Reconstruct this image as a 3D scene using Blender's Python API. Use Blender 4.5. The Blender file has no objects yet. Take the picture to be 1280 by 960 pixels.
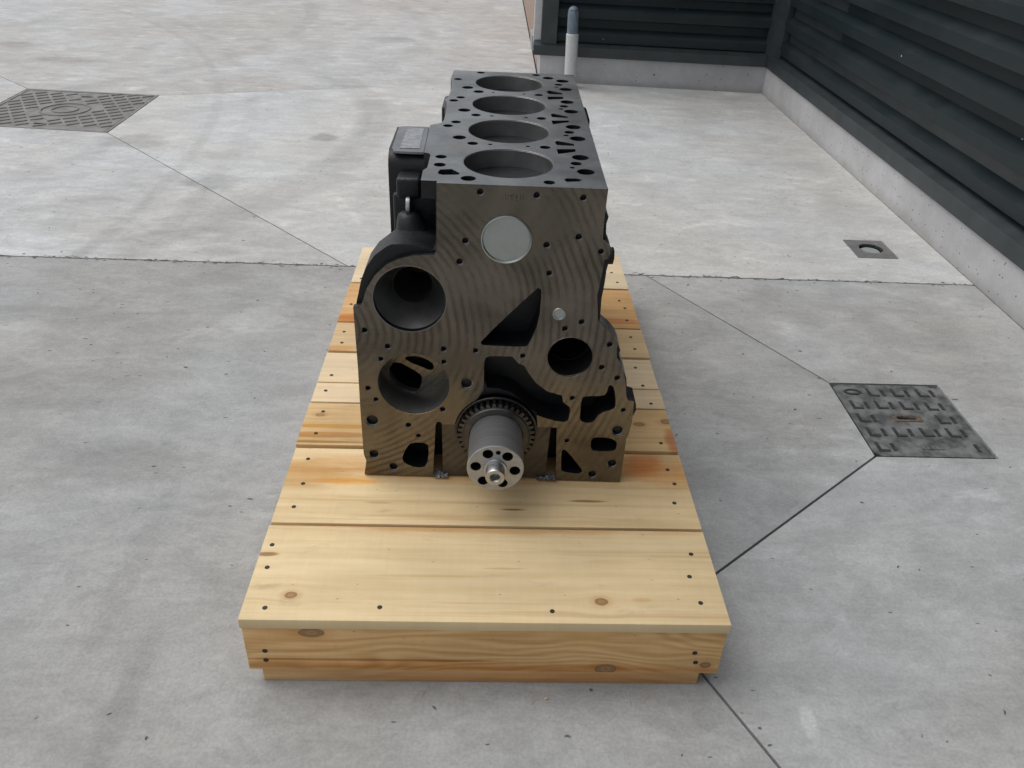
import bpy, bmesh, math, random
from mathutils import Vector, Matrix
from mathutils.geometry import tessellate_polygon

# ------------------------------------------------------------------ scene, camera, light
scene = bpy.context.scene
COL = scene.collection
GZ = 0.162                      # height of the pallet deck above the ground

cam_d = bpy.data.cameras.new('camera')
cam_d.sensor_width = 36.0
cam_d.lens = 1027.07 / 1280.0 * 36.0
cam_d.clip_start = 0.02
cam_d.clip_end = 500.0
cam = bpy.data.objects.new('camera', cam_d)
COL.objects.link(cam)
_r = Vector((0.99912686, -0.01780568, 0.03779506))
_u = Vector((-0.02211708, 0.54206404, 0.84004608))
_f = Vector((0.03544493, 0.84014852, -0.54119693))
cam.matrix_world = Matrix(((_r.x, _u.x, -_f.x, 0.38420529), (_r.y, _u.y, -_f.y, -0.91030678),
                           (_r.z, _u.z, -_f.z, 1.04716682 + GZ), (0, 0, 0, 1)))
scene.camera = cam

SUN_EL, SUN_AZ = math.radians(64), math.radians(-70)      # azimuth from +Y, clockwise
world = bpy.data.worlds.new('World')
scene.world = world
world.use_nodes = True
wn = world.node_tree
wn.nodes.clear()
sky = wn.nodes.new('ShaderNodeTexSky')
sky.sky_type = 'NISHITA'
sky.sun_disc = False
sky.sun_elevation = SUN_EL
sky.sun_rotation = SUN_AZ
sky.air_density = 1.0
sky.dust_density = 4.0
sky.ozone_density = 1.0
hs = wn.nodes.new('ShaderNodeHueSaturation')
hs.inputs['Saturation'].default_value = 0.26               # overcast: the cloud cover greys the sky
bg = wn.nodes.new('ShaderNodeBackground')
bg.inputs['Strength'].default_value = 0.15
wo = wn.nodes.new('ShaderNodeOutputWorld')
wn.links.new(sky.outputs[0], hs.inputs['Color'])
wn.links.new(hs.outputs[0], bg.inputs['Color'])
wn.links.new(bg.outputs[0], wo.inputs['Surface'])

sun_d = bpy.data.lights.new('sun', 'SUN')
sun_d.energy = 0.6
sun_d.angle = math.radians(70)
sun_d.color = (1.0, 0.97, 0.93)
sun = bpy.data.objects.new('sun', sun_d)
COL.objects.link(sun)
sd = Vector((math.sin(SUN_AZ) * math.cos(SUN_EL), math.cos(SUN_AZ) * math.cos(SUN_EL), math.sin(SUN_EL)))
sun.rotation_euler = sd.to_track_quat('Z', 'Y').to_euler()
sun.location = (0, 0, 6)

vs = scene.view_settings
vs.view_transform = 'Standard'
vs.look = 'None'
vs.exposure = 0.0
vs.gamma = 1.0
vs.use_curve_mapping = False

scene.cycles.max_bounces = 6
scene.cycles.diffuse_bounces = 3
scene.cycles.glossy_bounces = 4
RND = random.Random(7)

# ------------------------------------------------------------------ helpers: objects
def tag(o, label, cat, group=None):
    o['label'] = label
    o['category'] = cat
    if group:
        o['group'] = group
    return o

def empty(name, loc, label, cat, rz=0.0):
    o = bpy.data.objects.new(name, None)
    COL.objects.link(o)
    o.location = loc
    o.rotation_euler = (0, 0, rz)
    o.empty_display_size = 0.1
    return tag(o, label, cat)

def finish(bm, angle=0.6):
    bmesh.ops.remove_doubles(bm, verts=bm.verts, dist=1e-6)
    bmesh.ops.recalc_face_normals(bm, faces=bm.faces)
    for f in bm.faces:
        f.smooth = True
    for e in bm.edges:
        if len(e.link_faces) == 2:
            if e.calc_face_angle(0.0) > angle:
                e.smooth = False
        else:
            e.smooth = False

def mesh_obj(name, bm, mats, parent=None, loc=None, angle=0.6, choose=None):
    finish(bm, angle)
    me = bpy.data.meshes.new(name)
    if not isinstance(mats, (list, tuple)):
        mats = [mats]
    for m in mats:
        me.materials.append(m)
    if choose:
        bm.normal_update()
        for f in bm.faces:
            f.material_index = choose(f)
    bm.to_mesh(me)
    bm.free()
    o = bpy.data.objects.new(name, me)
    COL.objects.link(o)
    if parent is not None:
        o.parent = parent
    if loc is not None:
        o.location = loc
    return o

def inst(name, src, parent, loc, scale=(1, 1, 1), rot=(0, 0, 0)):
    o = bpy.data.objects.new(name, src.data if hasattr(src, 'data') else src)
    COL.objects.link(o)
    o.parent = parent
    o.location = loc
    o.scale = scale
    o.rotation_euler = rot
    return o

# ------------------------------------------------------------------ helpers: geometry
def circle(cx, cy, r, n=20):
    return [(cx + r * math.cos(2 * math.pi * i / n), cy + r * math.sin(2 * math.pi * i / n)) for i in range(n)]

def smooth_poly(pts, it=2):
    for _ in range(it):
        q = []
        for i in range(len(pts)):
            a, b = pts[i], pts[(i + 1) % len(pts)]
            q.append((a[0] * .75 + b[0] * .25, a[1] * .75 + b[1] * .25))
            q.append((a[0] * .25 + b[0] * .75, a[1] * .25 + b[1] * .75))
        pts = q
    return pts

def area(p):
    return 0.5 * sum(p[i][0] * p[(i + 1) % len(p)][1] - p[(i + 1) % len(p)][0] * p[i][1] for i in range(len(p)))

def offset_poly(p, d):
    """positive d grows the polygon"""
    s = 1 if area(p) > 0 else -1
    out = []
    n = len(p)
    for i in range(n):
        a, b, c = Vector(p[i - 1]), Vector(p[i]), Vector(p[(i + 1) % n])
        e1, e2 = (b - a), (c - b)
        if e1.length < 1e-9 or e2.length < 1e-9:
            out.append(tuple(b)); continue
        e1.normalize(); e2.normalize()
        n1, n2 = Vector((e1.y, -e1.x)) * s, Vector((e2.y, -e2.x)) * s
        m = n1 + n2
        k = max(0.35, (1 + n1.dot(n2)))
        out.append(tuple(b + m * (d / k)))
    return out

def plate_bm(outline, holes, a0, a1, axis='y', bm=None):
    bm = bm or bmesh.new()
    loops = [list(outline)] + [list(h) for h in holes]
    def P(u, v, a):
        return Vector((u, a, v)) if axis == 'y' else (Vector((u, v, a)) if axis == 'z' else Vector((a, u, v)))
    flat = [p for l in loops for p in l]
    tris = tessellate_polygon([[Vector((p[0], p[1], 0)) for p in l] for l in loops])
    va = [bm.verts.new(P(p[0], p[1], a0)) for p in flat]
    vb = [bm.verts.new(P(p[0], p[1], a1)) for p in flat]
    for t in tris:
        try:
            bm.faces.new([va[i] for i in t]); bm.faces.new([vb[i] for i in reversed(t)])
        except ValueError:
            pass
    k = 0
    for l in loops:
        n = len(l)
        for i in range(n):
            j = (i + 1) % n
            bm.faces.new([va[k + i], va[k + j], vb[k + j], vb[k + i]])
        k += n
    return bm

def lathe_bm(profile, c=(0, 0, 0), axis='y', n=32, bm=None, closed=False):
    """profile: list of (radius, position along the axis)"""
    bm = bm or bmesh.new()
    rings = []
    for r, a in profile:
        ring = []
        for i in range(n):
            t = 2 * math.pi * i / n
            u, v = r * math.cos(t), r * math.sin(t)
            p = (u, a, v) if axis == 'y' else ((u, v, a) if axis == 'z' else (a, u, v))
            ring.append(bm.verts.new(Vector(p) + Vector(c)))
        rings.append(ring)
    for k in range(len(rings) - 1):
        for i in range(n):
            j = (i + 1) % n
            bm.faces.new([rings[k][i], rings[k][j], rings[k + 1][j], rings[k + 1][i]])
    if closed:
        bm.faces.new(rings[0]); bm.faces.new(list(reversed(rings[-1])))
    return bm

def box_bm(x0, x1, y0, y1, z0, z1, bev=0.0, seg=2, bm=None):
    bm2 = bmesh.new()
    bmesh.ops.create_cube(bm2, size=1.0)
    for v in bm2.verts:
        v.co = Vector((x0 + (v.co.x + .5) * (x1 - x0), y0 + (v.co.y + .5) * (y1 - y0), z0 + (v.co.z + .5) * (z1 - z0)))
    if bev > 0:
        bmesh.ops.bevel(bm2, geom=list(bm2.edges), offset=bev, segments=seg, profile=0.5, affect='EDGES')
    if bm is None:
        return bm2
    me = bpy.data.meshes.new('tmp'); bm2.to_mesh(me); bm2.free()
    bm.from_mesh(me); bpy.data.meshes.remove(me)
    return bm

# ------------------------------------------------------------------ helpers: shaders
class SH:
    def __init__(self, name):
        self.m = bpy.data.materials.new(name)
        self.m.use_nodes = True
        self.t = self.m.node_tree
        self.b = self.t.nodes['Principled BSDF']
        self.co = None
    def n(self, typ, ins=None, **kw):
        nd = self.t.nodes.new(typ)
        for k, v in kw.items():
            setattr(nd, k, v)
        for k, v in (ins or {}).items():
            self.put(nd.inputs[k], v)
        return nd
    def put(self, s, v):
        if isinstance(v, bpy.types.NodeSocket):
            self.t.links.new(v, s)
        else:
            s.default_value = v
    def obj(self):
        if self.co is None:
            self.co = self.n('ShaderNodeTexCoord').outputs['Object']
        return self.co
    def map(self, scale=(1, 1, 1), loc=(0, 0, 0), rot=(0, 0, 0), vec=None):
        return self.n('ShaderNodeMapping', {'Vector': vec or self.obj(), 'Location': loc, 'Rotation': rot, 'Scale': scale}).outputs[0]
    def noise(self, vec=None, scale=5.0, detail=4.0, rough=0.55, dist=0.0, col=False):
        nd = self.n('ShaderNodeTexNoise', {'Vector': vec or self.obj(), 'Scale': scale, 'Detail': detail, 'Roughness': rough, 'Distortion': dist})
        return nd.outputs['Color' if col else 'Fac']
    def math(self, op, a, b=0.0, c=None, clamp=False):
        nd = self.n('ShaderNodeMath', operation=op, use_clamp=clamp)
        self.put(nd.inputs[0], a); self.put(nd.inputs[1], b)
        if c is not None:
            self.put(nd.inputs[2], c)
        return nd.outputs[0]
    def vmath(self, op, a, b):
        nd = self.n('ShaderNodeVectorMath', operation=op)
        self.put(nd.inputs[0], a); self.put(nd.inputs[1], b)
        return nd.outputs['Value' if op in ('LENGTH', 'DISTANCE', 'DOT_PRODUCT') else 'Vector']
    def step(self, v, lo, hi, a=0.0, b=1.0):
        return self.n('ShaderNodeMapRange', {'Value': v, 'From Min': lo, 'From Max': hi, 'To Min': a, 'To Max': b},
                      interpolation_type='SMOOTHSTEP', clamp=True).outputs[0]
    def mix(self, fac, a, b, blend='MIX'):
        nd = self.n('ShaderNodeMix', data_type='RGBA', blend_type=blend)
        self.put(nd.inputs[0], fac); self.put(nd.inputs[6], a); self.put(nd.inputs[7], b)
        return nd.outputs[2]
    def mul(self, col, val):
        return self.mix(1.0, col, self.n('ShaderNodeCombineColor', {0: val, 1: val, 2: val}).outputs[0], 'MULTIPLY')
    def bump(self, h, strength=0.3, dist=0.01):
        self.put(self.b.inputs['Normal'], self.n('ShaderNodeBump', {'Height': h, 'Strength': strength, 'Distance': dist}).outputs[0])
    def xyz(self, vec=None):
        s = self.n('ShaderNodeSeparateXYZ', {0: vec or self.obj()})
        return s.outputs[0], s.outputs[1], s.outputs[2]
    def fin(self, color, rough=0.5, metal=0.0, spec=0.5):
        self.put(self.b.inputs['Base Color'], color)
        self.put(self.b.inputs['Roughness'], rough)
        self.put(self.b.inputs['Metallic'], metal)
        self.put(self.b.inputs['Specular IOR Level'], spec)
        return self.m

def C(r, g, b):
    return (r, g, b, 1.0)

def mat_concrete(name, base, seed, arcs=(), blobs=(), contrast=1.0):
    s = SH(name)
    o = s.map(loc=(seed * 3.1, seed * 1.7, 0))
    big = s.noise(o, 0.9, 3, 0.55)
    mid = s.noise(s.map((1.3, 1.0, 1), vec=o, rot=(0, 0, 0.35)), 3.2, 4, 0.62, 0.5)
    streak = s.noise(s.map((1.4, 3.2, 1), vec=o, rot=(0, 0, 0.55 + seed * .2)), 3.6, 3, 0.6, 0.6)
    fine = s.noise(o, 160.0, 1, 0.7)
    k = contrast
    v = s.step(big, 0.3, 0.7, 1 - .10 * k, 1 + .09 * k)
    v = s.math('MULTIPLY', v, s.step(mid, 0.3, 0.72, 1 - .13 * k, 1 + .09 * k))
    v = s.math('MULTIPLY', v, s.step(streak, 0.35, 0.7, 1 - .07 * k, 1 + .07 * k))
    v = s.math('MULTIPLY', v, s.step(fine, 0.3, 0.7, 0.925, 1.055))
    smear = s.noise(s.map((1.0, 2.4, 1), vec=o, rot=(0, 0, 1.1 + seed)), 8.0, 5, 0.72, 0.8)
    v = s.math('MULTIPLY', v, s.step(smear, 0.30, 0.72, 1 - .12 * k, 1 + .12 * k))
    v = s.math('MULTIPLY', v, s.step(s.noise(o, 48.0, 2, .7), 0.3, 0.7, 0.95, 1.045))
    # hard-edged trowel passes and hairlines
    edgy = s.noise(s.map((1.0, 1.9, 1), vec=o, rot=(0, 0, .5 * seed)), 4.3, 5, .68, .7)
    v = s.math('MULTIPLY', v, s.step(edgy, .49, .525, .965, 1.03))
    v = s.math('MULTIPLY', v, s.step(edgy, .60, .63, 1.0, .94))
    hl = s.step(s.math('ABSOLUTE', s.math('SUBTRACT', s.noise(s.map(loc=(2, 8, 0), vec=o), 1.9, 2, .5, .4), .5)), .0006, .0022, 1, 0)
    v = s.math('MULTIPLY', v, s.math('SUBTRACT', 1.0, s.math('MULTIPLY', s.math('MULTIPLY', hl, s.step(big, .45, .55)), .06)))
    # pale lime patches left by the trowel
    pale = s.math('MULTIPLY', s.step(s.noise(o, 2.1, 4, 0.6, 1.0), 0.56, 0.70), s.step(streak, .45, .62))
    v = s.math('MULTIPLY', v, s.math('ADD', 1.0, s.math('MULTIPLY', pale, 0.16)))
    # darker damp looking stains
    dark = s.step(s.noise(s.map(loc=(9, 4, 0), vec=o), 1.6, 3, 0.5, 0.5), 0.60, 0.74)
    v = s.math('MULTIPLY', v, s.math('SUBTRACT', 1.0, s.math('MULTIPLY', dark, 0.17 * k)))
    # small scuffs and specks
    w = s.vmath('ADD', o, s.n('ShaderNodeVectorMath', {0: s.noise(o, 14, 2, .5, col=True), 3: 0.06}, operation='SCALE').outputs[0])
    for sc, rot, st, thr, keep in ((8.0, 0.5, 3.5, 0.032, .60), (17.0, 0.9, 2.0, .05, .62)):
        vo = s.n('ShaderNodeTexVoronoi', {'Vector': s.map((1.0, st, 1), vec=w, rot=(0, 0, rot)), 'Scale': sc})
        spot = s.math('MULTIPLY', s.step(vo.outputs['Distance'], thr, thr * 2.2, 1, 0),
                      s.math('GREATER_THAN', s.xyz(vo.outputs['Color'])[0], keep))
        v = s.math('MULTIPLY', v, s.math('SUBTRACT', 1.0, s.math('MULTIPLY', spot, 0.72)))
    x, y, z = s.xyz()
    wob = s.noise(o, 9.0, 4, 0.6)
    wob2 = s.noise(o, 1.3, 2)
    for cx, cy, r, wd, amt, xm in arcs:
        d = s.vmath('DISTANCE', s.n('ShaderNodeCombineXYZ', {0: x, 1: y, 2: 0.0}).outputs[0], (cx, cy, 0))
        e = s.math('ABSOLUTE', s.math('SUBTRACT', d, s.math('ADD', r, s.math('MULTIPLY', s.math('SUBTRACT', wob, .5), 0.05))))
        band = s.math('MULTIPLY', s.step(e, wd * .35, wd, 1, 0), s.math('MULTIPLY', s.step(wob2, .28, .55, .25, 1.0), s.step(x, xm, xm + .5)))
        v = s.math('MULTIPLY', v, s.math('SUBTRACT', 1.0, s.math('MULTIPLY', band, amt)))
    for cx, cy, rx, ry, amt in blobs:
        dx = s.math('DIVIDE', s.math('SUBTRACT', x, cx), rx)
        dy = s.math('DIVIDE', s.math('SUBTRACT', y, cy), ry)
        d = s.math('SQRT', s.math('ADD', s.math('MULTIPLY', dx, dx), s.math('MULTIPLY', dy, dy)))
        d = s.math('ADD', d, s.math('MULTIPLY', s.math('SUBTRACT', wob, .5), 1.5))
        v = s.math('MULTIPLY', v, s.math('SUBTRACT', 1.0, s.math('MULTIPLY', s.step(d, .5, 1.15, 1, 0), amt)))
    tint = s.mix(s.step(big, .35, .65), C(base[0] * 1.02, base[1], base[2] * .97), C(base[0] * .98, base[1], base[2] * 1.02))
    col = s.mul(tint, v)
    h = s.math('ADD', s.math('MULTIPLY', fine, .5), s.math('MULTIPLY', s.noise(o, 35, 2, .6), .6))
    s.bump(h, 0.28, 0.004)
    return s.fin(col, s.step(mid, .3, .7, .62, .82), 0, .4)

def mat_plinth():
    s = SH('plinth_concrete')
    o = s.map(loc=(4, 2, 1))
    v = s.math('MULTIPLY', s.step(s.noise(o, 2.2, 4, .6, .4), .3, .7, .90, 1.07), s.step(s.noise(o, 9.0, 5, .65), .3, .7, .93, 1.05))
    v = s.math('MULTIPLY', v, s.step(s.noise(o, 120, 1), .3, .7, .96, 1.03))
    for sc, thr, keep in ((16.0, .07, .72), (38.0, .10, .75)):
        vo = s.n('ShaderNodeTexVoronoi', {'Vector': o, 'Scale': sc})
        pit = s.math('MULTIPLY', s.step(vo.outputs['Distance'], thr, thr * 1.7, 1, 0), s.math('GREATER_THAN', s.xyz(vo.outputs['Color'])[0], keep))
        v = s.math('MULTIPLY', v, s.math('SUBTRACT', 1.0, s.math('MULTIPLY', pit, .62)))
    z = s.xyz()[2]
    splash = s.step(s.math('ADD', z, s.math('MULTIPLY', s.noise(o, 6, 4, .6), .07)), .03, .085, 1, 0)
    col = s.mix(s.math('MULTIPLY', splash, .38), s.mul(C(.49, .49, .495), v), C(.20, .19, .165))
    s.bump(s.noise(o, 60, 3, .6), .25, .004)
    return s.fin(col, .75, 0, .35)

def mat_plain(name, col, rough=.5, metal=0.0, spec=.5, var=.12, scale=30, bump=0.0, bdist=.002):
    s = SH(name)
    nz = s.noise(None, scale, 5, .6)
    c = s.mul(C(*col), s.step(nz, .3, .7, 1 - var, 1 + var))
    if bump:
        s.bump(s.noise(None, scale * 8, 3, .6), bump, bdist)
    return s.fin(c, s.step(s.noise(None, scale * .4, 4), .3, .7, max(.02, rough * .85), min(1, rough * 1.15)), metal, spec)

def mat_wood(name, light, dark, seed, knots=(), stains=(), swap=False, cath=0.0):
    """light / dark grain tones; grain runs along x; knots (x, v, rx, rv); stains and painted shade (x, v, rx, rv, colour, amount)"""
    s = SH(name)
    x, y, z = s.xyz()
    v = z if swap else y
    # let the grain bend round the knots
    vv = v
    xx = x
    for kx, kv, rx, rv in knots:
        dx = s.math('DIVIDE', s.math('SUBTRACT', x, kx), rx * 3.2)
        dv = s.math('SUBTRACT', v, kv)
        dq = s.math('DIVIDE', dv, rv * 3.0)
        e = s.math('EXPONENT', s.math('MULTIPLY', s.math('ADD', s.math('MULTIPLY', dx, dx), s.math('MULTIPLY', dq, dq)), -1.0))
        vv = s.math('SUBTRACT', vv, s.math('MULTIPLY', s.math('MULTIPLY', e, dv), 0.75))
    base = s.n('ShaderNodeCombineXYZ', {0: xx, 1: vv, 2: seed * 1.37}).outputs[0]
    lo = s.noise(s.map((1.3, 5.0, 1), vec=base), 1.0, 3, .5)
    ring = s.math('ADD', s.math('MULTIPLY', vv, 75.0 - 15 * cath), s.math('MULTIPLY', lo, 12.0 + 26.0 * cath))
    tri = s.math('PINGPONG', ring, 1.0)
    g1 = s.noise(s.map((1.6, 42.0, 1), vec=base), 1.5, 5, .65, .15)
    g2 = s.noise(s.map((3.0, 240.0, 1), vec=base), 1.5, 3, .6)
    pat = s.math('ADD', s.math('MULTIPLY', s.step(tri, .05, 1.0), .14 + .42 * cath), s.math('MULTIPLY', s.step(g1, .3, .75), .46))
    pat = s.math('ADD', pat, s.math('MULTIPLY', s.math('SUBTRACT', g2, .5), .35), clamp=True)
    col = s.mix(pat, C(*light), C(*dark))
    blot = s.noise(s.map((2.2, 5.0, 1), vec=base, loc=(3, 1, 0)), 1.2, 5, .6)
    col = s.mul(col, s.step(blot, .3, .7, .87, 1.08))
    vein = s.step(s.noise(s.map((.9, 34.0, 1), vec=base, loc=(5, 2, 0)), 1.3, 4, .6, .2), .56, .72)
    col = s.mix(s.math('MULTIPLY', vein, .42), col, C(dark[0] * .72, dark[1] * .62, dark[2] * .5))
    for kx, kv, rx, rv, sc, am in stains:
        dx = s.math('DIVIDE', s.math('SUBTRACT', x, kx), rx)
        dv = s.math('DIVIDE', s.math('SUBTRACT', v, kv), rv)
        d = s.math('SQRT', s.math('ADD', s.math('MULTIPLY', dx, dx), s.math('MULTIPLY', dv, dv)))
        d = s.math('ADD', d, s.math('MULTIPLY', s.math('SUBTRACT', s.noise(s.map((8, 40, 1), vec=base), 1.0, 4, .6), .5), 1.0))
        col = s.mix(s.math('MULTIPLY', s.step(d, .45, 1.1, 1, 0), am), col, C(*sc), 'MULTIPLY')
    for kx, kv, rx, rv in knots:
        dx = s.math('DIVIDE', s.math('SUBTRACT', x, kx), rx)
        dv = s.math('DIVIDE', s.math('SUBTRACT', v, kv), rv)
        d = s.math('SQRT', s.math('ADD', s.math('MULTIPLY', dx, dx), s.math('MULTIPLY', dv, dv)))
        d = s.math('ADD', d, s.math('MULTIPLY', s.math('SUBTRACT', s.noise(None, 90, 3, .6), .5), .35))
        col = s.mix(s.math('MULTIPLY', s.step(d, .9, 2.6, 1, 0), .45), col, C(.75, .55, .36), 'MULTIPLY')
        inner = s.mix(s.math('PINGPONG', s.math('MULTIPLY', d, 3.0), 1.0), C(.30, .17, .075), C(.42, .26, .12))
        col = s.mix(s.step(d, .9, 1.05, 1, 0), col, inner)
        edge = s.step(s.math('ABSOLUTE', s.math('SUBTRACT', d, .98)), .03, .16, 1, 0)
        col = s.mix(s.math('MULTIPLY', edge, .6), col, C(.14, .07, .03))
    saw = s.noise(s.map((140.0, 9.0, 1), vec=base, rot=(0, 0, .06)), 1.0, 2, .5)
    col = s.mul(col, s.step(saw, .3, .7, .988, 1.012))
    # pin holes, resin flecks, handling dirt
    vo = s.n('ShaderNodeTexVoronoi', {'Vector': s.map((1.0, 2.5, 1), vec=base), 'Scale': 26.0})
    fl = s.math('MULTIPLY', s.step(vo.outputs['Distance'], .03, .085, 1, 0), s.math('GREATER_THAN', s.xyz(vo.outputs['Color'])[0], .66))
    col = s.mix(s.math('MULTIPLY', fl, .65), col, C(.16, .09, .04))
    dirt = s.step(s.noise(s.map((7, 22, 1), vec=base, loc=(1, 7, 0)), 1.0, 6, .65), .60, .76)
    col = s.mix(s.math('MULTIPLY', dirt, .34), col, C(.24, .19, .13))
    s.bump(s.math('ADD', s.math('MULTIPLY', g1, .7), s.math('MULTIPLY', g2, .5)), .22, .003)
    return s.fin(col, s.step(g1, .3, .7, .62, .78), 0, .3)

def mat_machined(name, base, stripe, metal, rough, arc=True):
    """milled cast iron: fly-cutter arcs, oil film, stains"""
    s = SH(name)
    x, y, z = s.xyz()
    p = s.n('ShaderNodeCombineXYZ', {0: x, 1: 0.0, 2: z}).outputs[0]
    d = s.vmath('DISTANCE', p, (0.10, 0, 0.33))
    w = s.math('ADD', d, s.math('MULTIPLY', s.noise(None, 3.6, 2, .5), .055))
    w = s.math('ADD', w, s.math('MULTIPLY', s.noise(None, 45.0, 3, .65), .006))
    wave = s.math('SINE', s.math('MULTIPLY', w, 2 * math.pi / .0138))
    amp = s.step(s.noise(None, 8.0, 4, .65), .36, .66)
    fine = s.math('SINE', s.math('MULTIPLY', d, 2 * math.pi / .0022))
    st = s.math('MULTIPLY', s.step(wave, -.5, 1.0), amp) if arc else s.step(s.noise(None, 9, 5, .6), .35, .7)
    blot = s.noise(None, 6.5, 6, .62, .5)
    col = s.mix(st, C(*base), C(*stripe))
    col = s.mul(col, s.step(blot, .28, .72, .68, 1.22))
    rust = s.step(s.noise(s.map(loc=(2, 2, 2)), 9.0, 5, .6), .58, .74)
    col = s.mix(s.math('MULTIPLY', rust, .45), col, C(base[0] * 1.05, base[1] * .78, base[2] * .58))
    col = s.mul(col, s.step(s.noise(None, 420, 2, .6), .3, .7, .93, 1.06))
    s.bump(s.math('ADD', s.math('MULTIPLY', fine, .25), s.math('MULTIPLY', s.noise(None, 300, 3), .5)), .10, .0008)
    return s.fin(col, s.step(st, 0, 1, rough * .9, rough * 1.25), metal, .5)

M = {}
M['ground_base'] = mat_plain('joint_filler', (.045, .044, .042), .9, var=.3, scale=12)
ARCS = [(-2.17, 3.313, 1.974, .12, .15, -1.1), (-2.05, 3.35, 1.78, .06, .08, -1.1), (-6.58, 2.47, 5.62, .04, .10, -3.), (-6.58, 2.47, 5.80, .06, .07, -3.), (-4.4, 6.2, 3.3, .08, .10, -9.), (-3.1, 5.9, 3.0, .10, .08, -9.)]
BLOBS_F = [(-.427, 3.176, .075, .075, .34), (-.76, 2.486, .13, .11, .22), (-1.30, 3.02, .17, .13, .22), (-.36, 5.72, .22, .14, .2), (-2.33, 4.67, .25, .1, .2), (-2.84, 5.1, .2, .09, .2)]
BLOBS_N = [(-.747, .90, .26, .13, .12), (-.44, .60, .16, .10, .17), (-.30, .30, .03, .30, .10), (-.2, -.05, .03, .22, .14), (.945, -.06, .014, .04, -.22), (-.02, .90, .16, .06, .10), (-.9, 1.3, .3, .07, .1)]
M['concrete_far'] = mat_concrete('pale_concrete', (.51, .512, .505), 1.0, ARCS, BLOBS_F, .8)
M['concrete_far2'] = mat_concrete('pale_concrete_yard', (.555, .558, .55), 2.3, ARCS, BLOBS_F, .55)
M['concrete_back'] = mat_concrete('grey_yard_concrete', (.49, .490, .482), 5.3, ARCS, BLOBS_F, .8)
M['concrete_near'] = mat_concrete('grey_concrete', (.365, .369, .364), 3.2, (), BLOBS_N, .65)
M['concrete_near2'] = mat_concrete('grey_concrete_apron', (.41, .415, .41), 4.6, (), BLOBS_N, .65)
M['plinth'] = mat_plinth()
M['iron'] = mat_plain('cast_iron_plate', (.20, .196, .188), .6, .2, var=.25, scale=14, bump=.3)
M['iron_dark'] = mat_plain('cast_iron_dark', (.15, .155, .155), .6, .2, var=.55, scale=22, bump=.3)
M['tread'] = mat_plain('worn_tread', (.055, .056, .056), .5, .3, var=.3, scale=60)
M['steel'] = mat_plain('stainless_plate', (.30, .30, .30), .42, .5, var=.15, scale=40)
M['hole'] = mat_plain('dark_slot', (.01, .01, .01), .8)
M['rust'] = mat_plain('rusty_slot', (.13, .095, .075), .8, var=.4, scale=80)
M['lens'] = mat_plain('frosted_lens', (.34, .38, .36), .4, var=.1)
M['pvc'] = mat_plain('white_pvc', (.56, .57, .575), .4, var=.05)
M['pvc_grey'] = mat_plain('grey_pipe_cap', (.16, .205, .25), .4, var=.2, scale=25)
M['trim'] = mat_plain('dark_trim', (.036, .044, .048), .42, var=.18, scale=10)
M['render_wall'] = mat_plain('pinkish_panel', (.36, .26, .21), .7, var=.1)
M['post'] = mat_plain('white_post', (.6, .6, .6), .5, var=.06)
M['bracket'] = mat_plain('zinc_bracket', (.36, .37, .38), .5, .4, var=.15)

def mat_cladding():
    s = SH('dark_cladding')
    nz = s.noise(None, 3.0, 6, .6, .5)
    col = s.mix(s.step(nz, .35, .7), C(.0130, .0215, .0245), C(.0205, .0300, .0335))
    dust = s.math('MULTIPLY', s.step(s.noise(s.map((1, 1, 4)), 2.0, 7, .65), .52, .74), .55)
    col = s.mix(dust, col, C(.032, .038, .042))
    vo = s.n('ShaderNodeTexVoronoi', {'Vector': s.obj(), 'Scale': 11.0})
    sp = s.math('MULTIPLY', s.step(vo.outputs['Distance'], .045, .07, 1, 0), s.math('GREATER_THAN', s.xyz(vo.outputs['Color'])[1], .80))
    col = s.mix(sp, col, C(.45, .46, .45))
    return s.fin(col, s.step(nz, .3, .7, .42, .56), 0, .28)
M['cladding'] = mat_cladding()
def mat_casting():
    s = SH('black_painted_casting')
    nz = s.noise(None, 18.0, 5, .6)
    col = s.mul(C(.0075, .0082, .0105), s.step(nz, .3, .7, .8, 1.25))
    s.bump(s.math('ADD', s.noise(None, 230, 4, .7), s.noise(None, 60, 3, .6)), .5, .0018)
    return s.fin(col, s.step(nz, .3, .7, .34, .46), 0, .45)
M['casting'] = mat_casting()
M['face'] = mat_machined('milled_front_face', (.170, .150, .122), (.104, .089, .069), .87, .28)
M['deck'] = mat_machined('milled_deck', (.285, .298, .302), (.245, .255, .258), .9, .37, arc=False)
M['bore'] = mat_plain('honed_bore', (.34, .34, .335), .36, .9, var=.08, scale=40)
M['cap_face'] = mat_machined('bearing_cap_iron', (.11, .098, .085), (.07, .062, .054), .8, .45)
M['bright'] = mat_plain('turned_steel', (.47, .475, .48), .33, .95, var=.06, scale=20)
def mat_turned():
    s = SH('turned_crank_steel')
    x, y, z = s.xyz()
    nz = s.noise(s.map((3, 160, 3)), 1.0, 3, .6)
    col = s.mul(C(.60, .605, .61), s.step(nz, .3, .7, .86, 1.08))
    return s.fin(s.mul(col, .92), .34, .75)
M['turned'] = mat_turned()
M['cone'] = mat_plain('bored_cone_iron', (.19, .19, .19), .38, .9, var=.12, scale=40)
M['flange'] = mat_plain('ground_flange_steel', (.40, .405, .41), .48, .62, var=.1, scale=60)
M['chamfer'] = mat_plain('chamfer_steel', (.22, .21, .20), .32, 1.0, var=.1, scale=60)
M['gear'] = mat_plain('dark_gear_steel', (.085, .082, .08), .38, .9, var=.2, scale=40)
M['plug'] = mat_plain('zinc_core_plug', (.42, .45, .435), .34, .85, var=.05, scale=40)
M['pad_plate'] = mat_plain('rubbed_pad', (.36, .368, .375), .5, .85, var=.25, scale=90)
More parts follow.
